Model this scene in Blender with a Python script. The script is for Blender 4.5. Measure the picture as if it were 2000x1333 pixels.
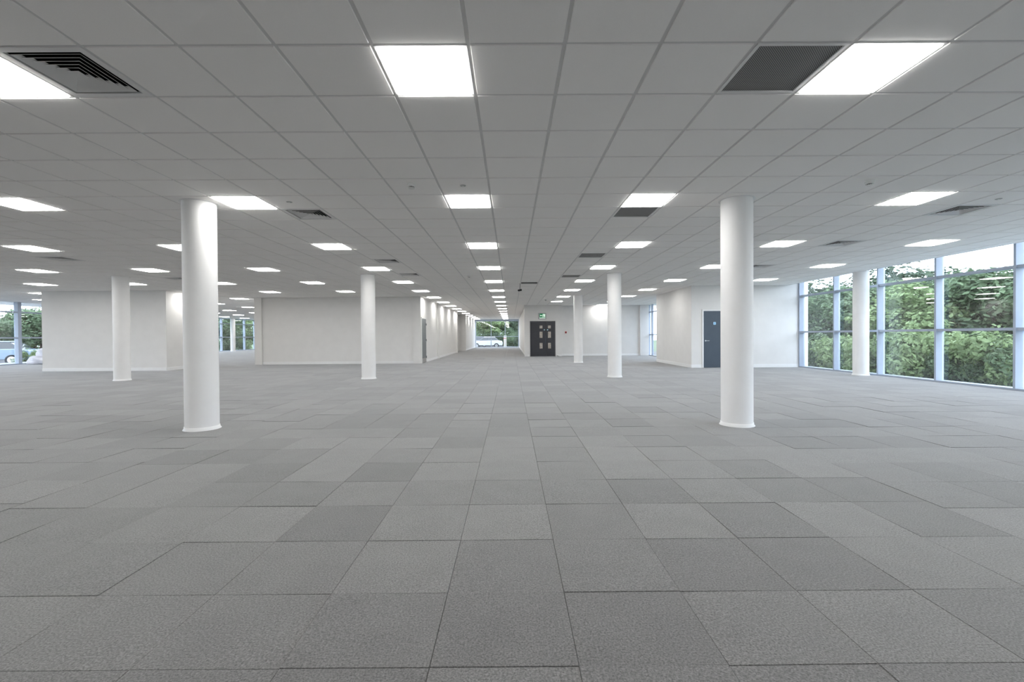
import bpy, bmesh, math, random
from mathutils import Vector, Matrix

for o in list(bpy.data.objects):
    bpy.data.objects.remove(o, do_unlink=True)
scene = bpy.context.scene
C = scene.collection
rnd = random.Random(7)

# ------------------------------------------------------------------ camera
CAM_H = 1.225
F_PX = 890.25
YAW, PITCH, ROLL = 0.00237, -0.01104, -0.00685
cy_, sy_ = math.cos(YAW), math.sin(YAW)
cp_, sp_ = math.cos(PITCH), math.sin(PITCH)
cr_, sr_ = math.cos(ROLL), math.sin(ROLL)
_r = Vector((cy_, -sy_, 0)); _f = Vector((sy_*cp_, cy_*cp_, sp_)); _u = _r.cross(_f)
RIGHT = _r*cr_ + _u*sr_; UP = -_r*sr_ + _u*cr_; FWD = _f
cam_data = bpy.data.cameras.new('camera')
cam_data.sensor_width = 36.0
cam_data.lens = F_PX/2000*36.0
cam_data.clip_start = 0.05; cam_data.clip_end = 400
cam = bpy.data.objects.new('camera', cam_data); C.objects.link(cam)
m = Matrix((RIGHT, UP, -FWD)).transposed().to_4x4()
m.translation = Vector((0, 0, CAM_H))
cam.matrix_world = m
scene.camera = cam

# ------------------------------------------------------------------ sky, exposure
SKY_STRENGTH = 7.8
LAMP_STRENGTH = 23.0
world = bpy.data.worlds.new('overcast_sky'); scene.world = world
world.use_nodes = True
bg = world.node_tree.nodes['Background']
bg.inputs['Color'].default_value = (0.79, 0.87, 1.0, 1)
bg.inputs['Strength'].default_value = SKY_STRENGTH
vs = scene.view_settings
vs.view_transform = 'Standard'; vs.look = 'None'; vs.gamma = 1; vs.use_curve_mapping = False
vs.exposure = 0.12

# ------------------------------------------------------------------ helpers
CEIL = 3.038                      # face of the ceiling tiles
ROOF = 3.46                       # underside of the slab above the ceiling void
GX, GY, MOD = -0.253, 2.851, 0.6  # ceiling grid origin and module
EDGE_R = 10.24                    # where the ceiling stops short of the right glazing
GLASS_R = 10.80


class MB:
    """collects shapes; build() links them as ONE mesh object"""
    def __init__(s):
        s.v = []; s.f = []
    def quad(s, a, b, c, d):
        n = len(s.v); s.v += [tuple(a), tuple(b), tuple(c), tuple(d)]; s.f.append((n, n+1, n+2, n+3)); return s
    def box(s, x0, y0, z0, x1, y1, z1):
        n = len(s.v)
        s.v += [(x0, y0, z0), (x1, y0, z0), (x1, y1, z0), (x0, y1, z0), (x0, y0, z1), (x1, y0, z1), (x1, y1, z1), (x0, y1, z1)]
        for f in ((0, 3, 2, 1), (4, 5, 6, 7), (0, 1, 5, 4), (1, 2, 6, 5), (2, 3, 7, 6), (3, 0, 4, 7)):
            s.f.append(tuple(n+i for i in f))
        return s
    def frustum(s, x0, y0, z0, x1, y1, z1, ins):
        """box whose z1 face is inset: a chamfered slab"""
        n = len(s.v); zm = z0+(z1-z0)*0.5
        s.v += [(x0, y0, z0), (x1, y0, z0), (x1, y1, z0), (x0, y1, z0), (x0, y0, zm), (x1, y0, zm), (x1, y1, zm), (x0, y1, zm),
                (x0+ins, y0+ins, z1), (x1-ins, y0+ins, z1), (x1-ins, y1-ins, z1), (x0+ins, y1-ins, z1)]
        fs = [(0, 3, 2, 1), (8, 9, 10, 11)]
        for k in range(4):
            l = (k+1) % 4
            fs.append((k, l, 4+l, 4+k)); fs.append((4+k, 4+l, 8+l, 8+k))
        for f in fs:
            f = tuple(n+i for i in f)
            s.f.append(f if z1 > z0 else f[::-1])
        return s
    def rev(s, prof, cx=0, cy=0, seg=48, cap0=True, cap1=True):
        """lathe around z: prof = [(r, z), ...]"""
        n = len(s.v); k = len(prof)
        for r, z in prof:
            for i in range(seg):
                a = 2*math.pi*i/seg
                s.v.append((cx+r*math.cos(a), cy+r*math.sin(a), z))
        for j in range(k-1):
            for i in range(seg):
                i2 = (i+1) % seg
                s.f.append((n+j*seg+i, n+j*seg+i2, n+(j+1)*seg+i2, n+(j+1)*seg+i))
        if cap0: s.f.append(tuple(n+i for i in range(seg))[::-1])
        if cap1: s.f.append(tuple(n+(k-1)*seg+i for i in range(seg)))
        return s
    def tube(s, pts, r, seg=8, radii=None):
        n = len(s.v); k = len(pts)
        P = [Vector(p) for p in pts]
        for j, p in enumerate(P):
            t = (P[min(j+1, k-1)]-P[max(j-1, 0)]).normalized()
            a = t.cross(Vector((0, 0, 1)))
            if a.length < 1e-3: a = Vector((1, 0, 0))
            a.normalize(); b = t.cross(a)
            rr = radii[j] if radii else r
            for i in range(seg):
                th = 2*math.pi*i/seg
                s.v.append(tuple(p+a*rr*math.cos(th)+b*rr*math.sin(th)))
        for j in range(k-1):
            for i in range(seg):
                i2 = (i+1) % seg
                s.f.append((n+j*seg+i, n+j*seg+i2, n+(j+1)*seg+i2, n+(j+1)*seg+i))
        s.f.append(tuple(n+i for i in range(seg))[::-1]); s.f.append(tuple(n+(k-1)*seg+i for i in range(seg)))
        return s
    def prism(s, poly, y0, y1, ins=0.0):
        """polygon in x,z extruded along y"""
        n = len(s.v); k = len(poly)
        for y in (y0, y1):
            for x, z in poly: s.v.append((x, y, z))
        s.f.append(tuple(n+i for i in range(k))); s.f.append(tuple(n+k+i for i in range(k))[::-1])
        for i in range(k):
            i2 = (i+1) % k
            s.f.append((n+i, n+k+i, n+k+i2, n+i2))
        return s
    def mesh(s, name, mat=None, smooth=False):
        me = bpy.data.meshes.new(name); me.from_pydata(s.v, [], s.f); me.update()
        bm = bmesh.new(); bm.from_mesh(me); bmesh.ops.recalc_face_normals(bm, faces=bm.faces); bm.to_mesh(me); bm.free()
        if mat: me.materials.append(mat)
        if smooth:
            for p in me.polygons: p.use_smooth = True
        return me
    def build(s, name, mat, parent=None, smooth=False, loc=None):
        return link(name, s.mesh(name, mat, smooth), parent, loc)


def link(name, me, parent=None, loc=None):
    o = bpy.data.objects.new(name, me); C.objects.link(o)
    if parent: o.parent = parent
    if loc: o.location = loc
    return o


def tag(o, label=None, cat=None, group=None, kind=None):
    if label: o['label'] = label
    if cat: o['category'] = cat
    if group: o['group'] = group
    if kind: o['kind'] = kind
    return o


def empty(name, loc, label, cat, group=None, rz=0):
    o = bpy.data.objects.new(name, None); C.objects.link(o)
    o.location = loc; o.rotation_euler = (0, 0, rz); o.empty_display_size = 0.1
    return tag(o, label, cat, group)


def struct(o, label=None):
    o['kind'] = 'structure'
    if label: o['label'] = label
    return o


def bevel(o, w=0.01, seg=2):
    b = o.modifiers.new('bevel', 'BEVEL'); b.width = w; b.segments = seg; b.limit_method = 'ANGLE'
    return o


def copy_tree(o, parent=None):
    c = o.copy(); C.objects.link(c); c.parent = parent
    for ch in o.children: copy_tree(ch, c)
    return c


# ------------------------------------------------------------------ materials
def mat(name, col, rough=0.6, spec=0.3, metal=0.0, emit=None, estr=0.0):
    m_ = bpy.data.materials.new(name); m_.use_nodes = True
    b = m_.node_tree.nodes['Principled BSDF']
    b.inputs['Base Color'].default_value = (*col, 1); b.inputs['Roughness'].default_value = rough
    b.inputs['Specular IOR Level'].default_value = spec; b.inputs['Metallic'].default_value = metal
    if emit:
        b.inputs['Emission Color'].default_value = (*emit, 1); b.inputs['Emission Strength'].default_value = estr
    return m_


def noisy(name, c0, c1, scale, rough=0.8, spec=0.2, bump=0.0, bscale=None, coord='Object', detail=4):
    m_ = mat(name, c0, rough, spec); nt = m_.node_tree; N = nt.nodes; L = nt.links
    b = N['Principled BSDF']
    tc = N.new('ShaderNodeTexCoord'); nz = N.new('ShaderNodeTexNoise')
    nz.inputs['Scale'].default_value = scale; nz.inputs['Detail'].default_value = detail
    L.new(tc.outputs[coord], nz.inputs['Vector'])
    r = N.new('ShaderNodeValToRGB')
    r.color_ramp.elements[0].position = 0.3; r.color_ramp.elements[1].position = 0.7
    r.color_ramp.elements[0].color = (*c0, 1); r.color_ramp.elements[1].color = (*c1, 1)
    L.new(nz.outputs['Fac'], r.inputs['Fac']); L.new(r.outputs['Color'], b.inputs['Base Color'])
    if bump:
        bz = N.new('ShaderNodeTexNoise'); bz.inputs['Scale'].default_value = bscale or scale
        L.new(tc.outputs[coord], bz.inputs['Vector'])
        bp = N.new('ShaderNodeBump'); bp.inputs['Strength'].default_value = bump; bp.inputs['Distance'].default_value = 0.004
        L.new(bz.outputs['Fac'], bp.inputs['Height']); L.new(bp.outputs['Normal'], b.inputs['Normal'])
    return m_


M = {}
M['wall'] = noisy('wall_paint', (0.73, 0.72, 0.705), (0.76, 0.75, 0.735), 3.0, 0.75, 0.25, 0.05, 220)
M['trim'] = noisy('white_gloss_trim', (0.80, 0.80, 0.80), (0.83, 0.83, 0.83), 6.0, 0.4, 0.4)
M['column'] = noisy('column_paint', (0.82, 0.815, 0.81), (0.85, 0.845, 0.84), 4.0, 0.6, 0.3)
M['tee'] = noisy('grid_tee_paint', (0.70, 0.70, 0.70), (0.74, 0.74, 0.74), 5.0, 0.5, 0.3)
M['slab'] = noisy('void_slab_concrete', (0.10, 0.10, 0.10), (0.14, 0.14, 0.14), 2.0, 0.9, 0.1)
M['backing'] = noisy('carpet_backing', (0.10, 0.10, 0.10), (0.14, 0.14, 0.14), 9.0, 0.95, 0.1)
M['lampframe'] = mat('lamp_frame_white', (0.62, 0.62, 0.62), 0.45, 0.4)
M['lamp'] = mat('lamp_diffuser_lit', (0.9, 0.9, 0.9), 0.5, 0.3, emit=(1.0, 0.985, 0.955), estr=LAMP_STRENGTH)
M['louvre'] = mat('louvre_white_metal', (0.80, 0.80, 0.80), 0.4, 0.4)
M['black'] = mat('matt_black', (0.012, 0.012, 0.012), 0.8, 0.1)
M['blackplastic'] = mat('black_plastic', (0.02, 0.02, 0.022), 0.4, 0.4)
M['whiteplastic'] = mat('white_plastic', (0.78, 0.78, 0.76), 0.4, 0.4)
M['greyplastic'] = mat('grey_plastic', (0.45, 0.46, 0.46), 0.45, 0.4)
M['alu'] = noisy('mullion_powder_coat', (0.36, 0.41, 0.50), (0.38, 0.43, 0.52), 5.0, 0.35, 0.5)
M['doornavy'] = noisy('door_navy_laminate', (0.050, 0.068, 0.092), (0.058, 0.078, 0.104), 3.0, 0.35, 0.4)
M['doorcharcoal'] = noisy('door_charcoal_laminate', (0.034, 0.035, 0.042), (0.042, 0.043, 0.052), 3.0, 0.35, 0.4)
M['doorgrey'] = noisy('door_grey_laminate', (0.13, 0.15, 0.16), (0.15, 0.17, 0.18), 3.0, 0.35, 0.4)
M['steel'] = mat('satin_steel', (0.62, 0.62, 0.62), 0.28, 0.5, metal=1.0)
M['visionpane'] = noisy('vision_pane_room_beyond', (0.36, 0.31, 0.26), (0.62, 0.58, 0.52), 9.0, 0.15, 0.5)
M['signblue'] = mat('sign_blue', (0.03, 0.22, 0.55), 0.4, 0.4)
M['signlight'] = mat('sign_pale_blue', (0.55, 0.80, 0.92), 0.4, 0.4)
M['red'] = mat('call_point_red', (0.45, 0.03, 0.03), 0.4, 0.4)
M['exitgreen'] = mat('exit_sign_green', (0.01, 0.16, 0.06), 0.4, 0.3, emit=(0.0, 0.22, 0.08), estr=0.35)
M['exitwhite'] = mat('exit_sign_white', (0.8, 0.9, 0.82), 0.4, 0.3, emit=(0.75, 1.0, 0.8), estr=0.7)
M['sheet'] = noisy('dust_sheet_cotton', (0.70, 0.68, 0.72), (0.80, 0.79, 0.82), 5.0, 0.85, 0.15, 0.4, 30)
M['grass'] = noisy('grass', (0.06, 0.085, 0.045), (0.10, 0.135, 0.075), 1.2, 0.95, 0.1, 0.5, 20)
M['asphalt'] = noisy('asphalt', (0.05, 0.05, 0.054), (0.08, 0.08, 0.085), 6.0, 0.9, 0.2)
M['bark'] = noisy('bark', (0.055, 0.04, 0.028), (0.12, 0.09, 0.065), 6.0, 0.9, 0.1, 0.6, 14)
M['carwhite'] = mat('car_white_paint', (0.42, 0.44, 0.47), 0.15, 0.5)
M['carblue'] = mat('car_pale_blue_paint', (0.20, 0.27, 0.34), 0.15, 0.5)
M['carsilver'] = mat('car_silver_paint', (0.16, 0.17, 0.19), 0.2, 0.5, metal=0.4)
M['carglass'] = mat('car_dark_glass', (0.02, 0.025, 0.03), 0.05, 0.6)
M['rubber'] = mat('tyre_rubber', (0.02, 0.02, 0.02), 0.8, 0.2)
M['concrete'] = noisy('pale_concrete', (0.50, 0.50, 0.48), (0.60, 0.60, 0.58), 3.0, 0.85, 0.2)


def glass_mat():
    m_ = bpy.data.materials.new('window_glass'); m_.use_nodes = True
    nt = m_.node_tree; N = nt.nodes; L = nt.links
    for n in list(N): N.remove(n)
    out = N.new('ShaderNodeOutputMaterial'); mx = N.new('ShaderNodeMixShader')
    tr = N.new('ShaderNodeBsdfTransparent'); tr.inputs['Color'].default_value = (0.80, 0.85, 0.87, 1)
    gl = N.new('ShaderNodeBsdfGlossy'); gl.inputs['Roughness'].default_value = 0.0
    gl.inputs['Color'].default_value = (0.95, 0.97, 1.0, 1)
    fr = N.new('ShaderNodeFresnel'); fr.inputs['IOR'].default_value = 1.9
    L.new(fr.outputs[0], mx.inputs[0]); L.new(tr.outputs[0], mx.inputs[1]); L.new(gl.outputs[0], mx.inputs[2])
    L.new(mx.outputs[0], out.inputs['Surface'])
    return m_


M['glass'] = glass_mat()


def toned(name, kind):
    """carpet / ceiling tile: tone of each piece comes from its own colour (object colour or face attribute)"""
    def make(attr):
        m_ = mat(name + ('_field' if attr else ''), (0.5, 0.5, 0.5), 0.95, 0.08); nt = m_.node_tree; N = nt.nodes; L = nt.links
        b = N['Principled BSDF']
        if attr:
            t = N.new('ShaderNodeAttribute'); t.attribute_name = 'tone'; tone = t.outputs['Color']
        else:
            t = N.new('ShaderNodeObjectInfo'); tone = t.outputs['Color']
        g = N.new('ShaderNodeNewGeometry')
        mx = N.new('ShaderNodeMix'); mx.data_type = 'RGBA'; mx.blend_type = 'MULTIPLY'; mx.inputs[0].default_value = 1
        L.new(tone, mx.inputs[6])
        ramp = N.new('ShaderNodeValToRGB')
        nz = N.new('ShaderNodeTexNoise'); L.new(g.outputs['Position'], nz.inputs['Vector'])
        bp = N.new('ShaderNodeBump')
        if kind == 'carpet':
            nz.inputs['Scale'].default_value = 120; nz.inputs['Detail'].default_value = 5; nz.inputs['Roughness'].default_value = 0.75
            ramp.color_ramp.elements[0].position = 0.33; ramp.color_ramp.elements[1].position = 0.68
            ramp.color_ramp.elements[0].color = (0.42, 0.42, 0.42, 1); ramp.color_ramp.elements[1].color = (1.55, 1.55, 1.55, 1)
            n2 = N.new('ShaderNodeTexNoise'); n2.inputs['Scale'].default_value = 4.5; n2.inputs['Detail'].default_value = 5
            L.new(g.outputs['Position'], n2.inputs['Vector'])
            r2 = N.new('ShaderNodeValToRGB'); r2.color_ramp.elements[0].position = 0.3; r2.color_ramp.elements[1].position = 0.7
            r2.color_ramp.elements[0].color = (0.95, 0.95, 0.95, 1); r2.color_ramp.elements[1].color = (1.05, 1.05, 1.05, 1)
            L.new(n2.outputs['Fac'], r2.inputs['Fac'])
            m2 = N.new('ShaderNodeMix'); m2.data_type = 'RGBA'; m2.blend_type = 'MULTIPLY'; m2.inputs[0].default_value = 1
            L.new(ramp.outputs['Color'], m2.inputs[6]); L.new(r2.outputs['Color'], m2.inputs[7])
            L.new(m2.outputs[2], mx.inputs[7])
            bp.inputs['Strength'].default_value = 0.55; bp.inputs['Distance'].default_value = 0.003
            b.inputs['Sheen Weight'].default_value = 0.34; b.inputs['Sheen Roughness'].default_value = 0.45
        else:
            nz.inputs['Scale'].default_value = 300
            ramp.color_ramp.elements[0].color = (0.95, 0.95, 0.95, 1); ramp.color_ramp.elements[1].color = (1.04, 1.04, 1.04, 1)
            L.new(ramp.outputs['Color'], mx.inputs[7])
            b.inputs['Sheen Weight'].default_value = 0.28; b.inputs['Sheen Roughness'].default_value = 0.5
            bp.inputs['Strength'].default_value = 0.12; bp.inputs['Distance'].default_value = 0.001
        L.new(nz.outputs['Fac'], ramp.inputs['Fac']); L.new(nz.outputs['Fac'], bp.inputs['Height'])
        L.new(mx.outputs[2], b.inputs['Base Color']); L.new(bp.outputs['Normal'], b.inputs['Normal'])
        return m_
    return make(False), make(True)


M['carpet'], M['carpet_field'] = toned('carpet_tile', 'carpet')
M['ctile'], M['ctile_field'] = toned('mineral_fibre_tile', 'ceiling')


def perforated():
    m_ = mat('perforated_steel', (0.30, 0.30, 0.30), 0.5, 0.3); nt = m_.node_tree; N = nt.nodes; L = nt.links
    b = N['Principled BSDF']; tc = N.new('ShaderNodeTexCoord')
    vo = N.new('ShaderNodeTexVoronoi'); vo.inputs['Scale'].default_value = 95; vo.inputs['Randomness'].default_value = 0.0
    mp = N.new('ShaderNodeMapping'); mp.inputs['Rotation'].default_value = (0, 0, math.radians(45))
    L.new(tc.outputs['Object'], mp.inputs['Vector']); L.new(mp.outputs['Vector'], vo.inputs['Vector'])
    vo.voronoi_dimensions = '2D'
    r = N.new('ShaderNodeValToRGB'); r.color_ramp.elements[0].position = 0.36; r.color_ramp.elements[1].position = 0.44
    r.color_ramp.elements[0].color = (0.02, 0.02, 0.02, 1); r.color_ramp.elements[1].color = (0.36, 0.36, 0.36, 1)
    L.new(vo.outputs['Distance'], r.inputs['Fac']); L.new(r.outputs['Color'], b.inputs['Base Color'])
    return m_


M['perf'] = perforated()


def leaf_mat(name, dark, light):
    m_ = bpy.data.materials.new(name); m_.use_nodes = True
    nt = m_.node_tree; N = nt.nodes; L = nt.links
    b = N['Principled BSDF']
    at = N.new('ShaderNodeAttribute'); at.attribute_name = 'tone'
    mx = N.new('ShaderNodeMix'); mx.data_type = 'RGBA'
    L.new(at.outputs['Fac'], mx.inputs[0]); mx.inputs[6].default_value = (*dark, 1); mx.inputs[7].default_value = (*light, 1)
    L.new(mx.outputs[2], b.inputs['Base Color']); b.inputs['Roughness'].default_value = 0.6; b.inputs['Specular IOR Level'].default_value = 0.25
    tl = N.new('ShaderNodeBsdfTranslucent'); L.new(mx.outputs[2], tl.inputs['Color'])
    ms = N.new('ShaderNodeMixShader'); ms.inputs[0].default_value = 0.35
    out = N['Material Output']
    L.new(b.outputs[0], ms.inputs[1]); L.new(tl.outputs[0], ms.inputs[2]); L.new(ms.outputs[0], out.inputs['Surface'])
    return m_


M['leafdark'] = leaf_mat('foliage_dark', (0.030, 0.052, 0.030), (0.075, 0.115, 0.062))
M['leafmid'] = leaf_mat('foliage_mid', (0.065, 0.10, 0.055), (0.14, 0.20, 0.105))
M['leafpale'] = leaf_mat('foliage_pale', (0.125, 0.18, 0.08), (0.26, 0.34, 0.16))

# ------------------------------------------------------------------ plan of the building (x0, y0, x1, y1)
BLOCK_LEFT = (-17.75, 17.30, -13.05, 19.7)
BLOCK_MID = (-11.60, 20.75, -4.08, 34.2)
BLOCK_FAR = (-11.60, 38.6, -3.88, 50.0)
BLOCK_RIGHT = (6.68, 16.85, 11.0, 20.9)
BLOCK_CORE = (0.88, 27.0, 3.00, 50.0)
WALL_REAR = (3.00, 27.55, 8.52, 27.85)
SOLID = [BLOCK_LEFT, BLOCK_MID, BLOCK_FAR, BLOCK_RIGHT, BLOCK_CORE, WALL_REAR, (3.0, 27.55, 11.5, 51), (8.32, 20.9, 11.5, 28), (-8.2, 34.2, -6.0, 38.6)]
NEAR_LEFT_X = -24.0               # left glazing, near stretch
FAR_LEFT_X = -26.5                # left glazing, far stretch
STEP_Y = 30.0
Y_BACK, Y_FAR = -4.0, 49.8


def inside(x, y):
    if x > EDGE_R: return True
    if y > Y_FAR: return True
    if x < (NEAR_LEFT_X + 0.3 if y < STEP_Y else FAR_LEFT_X + 0.3): return True
    return any(a+0.02 < x < c-0.02 and b+0.02 < y < d-0.02 for a, b, c, d in SOLID)


def px(p):
    d = Vector(p) - Vector((0, 0, CAM_H)); z = d.dot(FWD)
    if z < 0.2: return None
    return 1000 + F_PX*d.dot(RIGHT)/z, 666.5 - F_PX*d.dot(UP)/z


def visible_area(pts):
    q = [px(p) for p in pts]
    if any(a is None for a in q): return 0
    q = [(min(max(a, 0), 2000), min(max(b, 0), 1333)) for a, b in q]
    return abs(sum(q[i][0]*q[(i+1) % 4][1] - q[(i+1) % 4][0]*q[i][1] for i in range(4)))/2


# ------------------------------------------------------------------ floor
floor = struct(MB().box(FAR_LEFT_X-0.4, Y_BACK-0.3, -0.16, GLASS_R+0.1, Y_FAR+0.3, -0.012).build('floor', M['backing']),
               'grey carpet tiled office floor')
TX = 0.555
ROWS = [1.674, 2.161, 2.724, 3.297, 3.856, 4.424, 4.977]
rows = []
y = ROWS[0]
while y > Y_BACK + 0.1: y -= TX; rows.insert(0, y)
rows += ROWS
while rows[-1] < Y_FAR - 0.1: rows.append(rows[-1]+TX)
row0 = rows.index(ROWS[0])
FX = -0.310
SHIFT = {k: 0.0 for k in range(-60, 40)}
for k in range(6, 40): SHIFT[k] = -0.13
for k in range(-60, -6): SHIFT[k] = 0.09
# tiles the photograph shows laid with the pile the other way round: (column, row) -> tone
DARK = {(-2, 4): 0.83, (-4, 4): 0.86, (-6, 5): 0.80, (-5, 5): 0.86, (-6, 2): 0.88, (-7, 2): 0.90, (0, 1): 0.96, (0, 0): 0.92,
        (-2, 7): 0.90, (-3, 8): 0.86, (-3, 9): 0.86, (-4, 10): 0.86, (-2, 9): 0.87, (-2, 8): 0.9, (3, 2): 0.90, (5, 2): 0.92, (-5, 1): 0.95,
        (1, 1): 0.98, (1, 2): 0.97, (1, 3): 0.97, (1, 4): 0.97, (2, 1): 0.92, (-4, 1): 0.95, (4, 4): 0.92, (7, 3): 0.9, (-1, 0): 0.97,
        (6, 3): 0.98, (0, 9): 0.9, (3, 6): 0.93, (4, 6): 0.92, (2, 7): 0.93, (-7, 4): 0.9}
LIGHT = {(0, 2): 1.12, (-1, 2): 1.07, (2, 2): 1.10, (4, 2): 1.12, (-3, 2): 1.10, (0, 4): 1.08, (-1, 4): 1.10, (-3, 4): 1.12, (2, 4): 1.10,
         (3, 4): 1.08, (-4, 2): 1.05, (6, 2): 1.15, (5, 5): 1.12, (0, 5): 1.10, (-1, 5): 1.08, (2, 5): 1.16, (-4, 6): 1.12, (-3, 5): 1.12,
         (7, 2): 1.10, (-5, 4): 1.08, (5, 4): 1.13, (6, 5): 1.12, (-5, 3): 1.06, (-4, 0): 1.07, (-5, 7): 1.1}
BASE_C = 0.182
tiles = []
for k in range(-48, 20):
    for j in range(len(rows)-1):
        sh = SHIFT[k]
        x0, x1 = FX+TX*k, FX+TX*(k+1)
        y0, y1 = rows[j]+sh, rows[j+1]+sh
        cx, cyy = (x0+x1)/2, (y0+y1)/2
        if cx < FAR_LEFT_X or cx > GLASS_R-0.1 or cyy > Y_FAR: continue
        if any(a+0.3 < cx < c-0.3 and b+0.3 < cyy < d-0.3 for a, b, c, d in SOLID): continue
        key = (k, j-row0)
        t = DARK.get(key) or LIGHT.get(key) or rnd.choice([0.86, 0.92, 0.97, 1.0, 1.03, 1.08, rnd.uniform(0.86, 1.14)])
        tiles.append((visible_area([(x0, y0, 0), (x1, y0, 0), (x1, y1, 0), (x0, y1, 0)]), x0, y0, x1, y1, t))
tiles.sort(key=lambda a: -a[0])
tile_meshes = {}
for n, (ar, x0, y0, x1, y1, t) in enumerate(tiles[:300]):
    w, d = round(x1-x0, 3), round(y1-y0, 3)
    key = (w, d)
    if key not in tile_meshes:
        g = 0.0005
        tile_meshes[key] = MB().frustum(-w/2+g, -d/2+g, -0.012, w/2-g, d/2-g, 0.0, 0.0013).mesh('carpet_tile', M['carpet'])
    o = link('carpet_tile', tile_meshes[key], floor, ((x0+x1)/2, (y0+y1)/2, rnd.uniform(-0.0012, 0.0016)))
    o.rotation_euler = (rnd.uniform(-0.005, 0.005), rnd.uniform(-0.004, 0.004), rnd.uniform(-0.003, 0.003))
    c = BASE_C*t
    o.color = (c, c*0.985, c*0.97, 1)


def field(name, items, material, parent, z0, z1, gap, ins, tones):
    b = MB()
    for (x0, y0, x1, y1) in items: b.frustum(x0+gap, y0+gap, z0, x1-gap, y1-gap, z1, ins)
    me = bpy.data.meshes.new(name); me.from_pydata(b.v, [], b.f); me.update(); me.materials.append(material)
    at = me.attributes.new('tone', 'FLOAT_COLOR', 'FACE')
    buf = []
    for t in tones: buf += [t, t*0.985, t*0.97, 1.0]*10
    at.data.foreach_set('color', buf)
    return tag(link(name, me, parent), kind='stuff')


field('carpet_tile_field', [t[1:5] for t in tiles[300:]], M['carpet_field'], floor, -0.012, 0.0, 0.0005, 0.0013, [BASE_C*t[5] for t in tiles[300:]])

# ------------------------------------------------------------------ ceiling
ceiling = struct(MB().box(FAR_LEFT_X-0.4, Y_BACK-0.3, ROOF, GLASS_R+0.1, 20.9, ROOF+0.2).box(FAR_LEFT_X-0.4, 20.9, ROOF, 8.55, Y_FAR+0.3, ROOF+0.2).build('ceiling', M['slab']),
                 'white suspended ceiling of square tiles')
LIGHTS = set()
for a in range(-9, 4):
    for b_ in range(-1, 16):
        i, j = -1+5*a, 5*b_
        if (i, j) == (4, 5): i = 3
        LIGHTS.add((i, j))
DIFFUSERS = [(-5, 0), (-5, 6), (-5, 13), (-5, 17), (-17, 12), (-17, 18), (11, 6), (11, 10), (11, 15)]
GRILLES = [(3, 0), (3, 6), (3, 12), (3, 18)]
OPEN = (1, 21)


def cell(i, j): return GX+MOD*i, GY+MOD*j


def cell_free(i, j):
    x, y_ = cell(i, j)
    return not any(inside(x+a, y_+b) for a in (0.1, 0.5) for b in (0.1, 0.5))


LIGHTS = {c for c in LIGHTS if cell_free(*c) and cell(*c)[1] > Y_BACK + 0.2}
taken = set(LIGHTS) | set(DIFFUSERS) | set(GRILLES) | {OPEN}
ct = []
for i in range(-45, 19):
    for j in range(-11, 79):
        if (i, j) in taken: continue
        x, y_ = cell(i, j)
        cx, cyy = x+MOD/2, y_+MOD/2
        if cx > EDGE_R+0.1 or cyy > Y_FAR or cyy < Y_BACK or cx < FAR_LEFT_X: continue
        if any(a+0.3 < cx < c-0.3 and b+0.3 < cyy < d-0.3 for a, b, c, d in SOLID): continue
        x1 = min(x+MOD, EDGE_R)
        ct.append((visible_area([(x, y_, CEIL), (x1, y_, CEIL), (x1, y_+MOD, CEIL), (x, y_+MOD, CEIL)]), x, y_, x1, y_+MOD))
ct.sort(key=lambda a: -a[0])
ctm = {}
TONE_T = 0.96
for (ar, x0, y0, x1, y1) in ct[:300]:
    w = round(x1-x0, 3)
    if w not in ctm:
        ctm[w] = MB().frustum(-w/2+0.012, -0.288, 0.016, w/2-0.012, 0.288, 0.0, 0.003).mesh('ceiling_tile', M['ctile'])
    o = link('ceiling_tile', ctm[w], ceiling, ((x0+x1)/2, (y0+y1)/2, CEIL+rnd.uniform(-0.0006, 0.0008)))
    t = TONE_T*rnd.uniform(0.985, 1.015)
    o.color = (t, t*0.985, t*0.97, 1)
field('ceiling_tile_field', [t[1:5] for t in ct[300:]], M['ctile_field'], ceiling, CEIL+0.016, CEIL, 0.012, 0.003, [TONE_T*rnd.uniform(0.985, 1.015) for _ in ct[300:]])
# exposed grid: long main tees run away from the camera, cross tees between
ZT = CEIL+0.007
main_me = MB().box(-0.016, Y_BACK, 0, 0.016, Y_FAR, 0.03).mesh('main_tee', M['tee'])
for i in range(-44, 19):
    x = GX+MOD*i
    if FAR_LEFT_X < x < EDGE_R: link('main_tee', main_me, ceiling, (x, 0, ZT))
cross_me = MB().box(FAR_LEFT_X, -0.014, 0, EDGE_R, 0.014, 0.028).mesh('cross_tee', M['tee'])
for j in range(-11, 79):
    y_ = GY+MOD*j
    if Y_BACK < y_ < Y_FAR: link('cross_tee', cross_me, ceiling, (0, y_, ZT+0.0006))
struct(MB().box(EDGE_R, Y_BACK, CEIL-0.004, EDGE_R+0.02, 16.85, ROOF).build('trim_1', M['trim']), 'white edge trim where the ceiling stops before the right glazing')

# ------------------------------------------------------------------ walls
def wall(name, b, label, z1=ROOF):
    return struct(MB().box(b[0], b[1], -0.012, b[2], b[3], z1).build(name, M['wall']), label)


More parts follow.
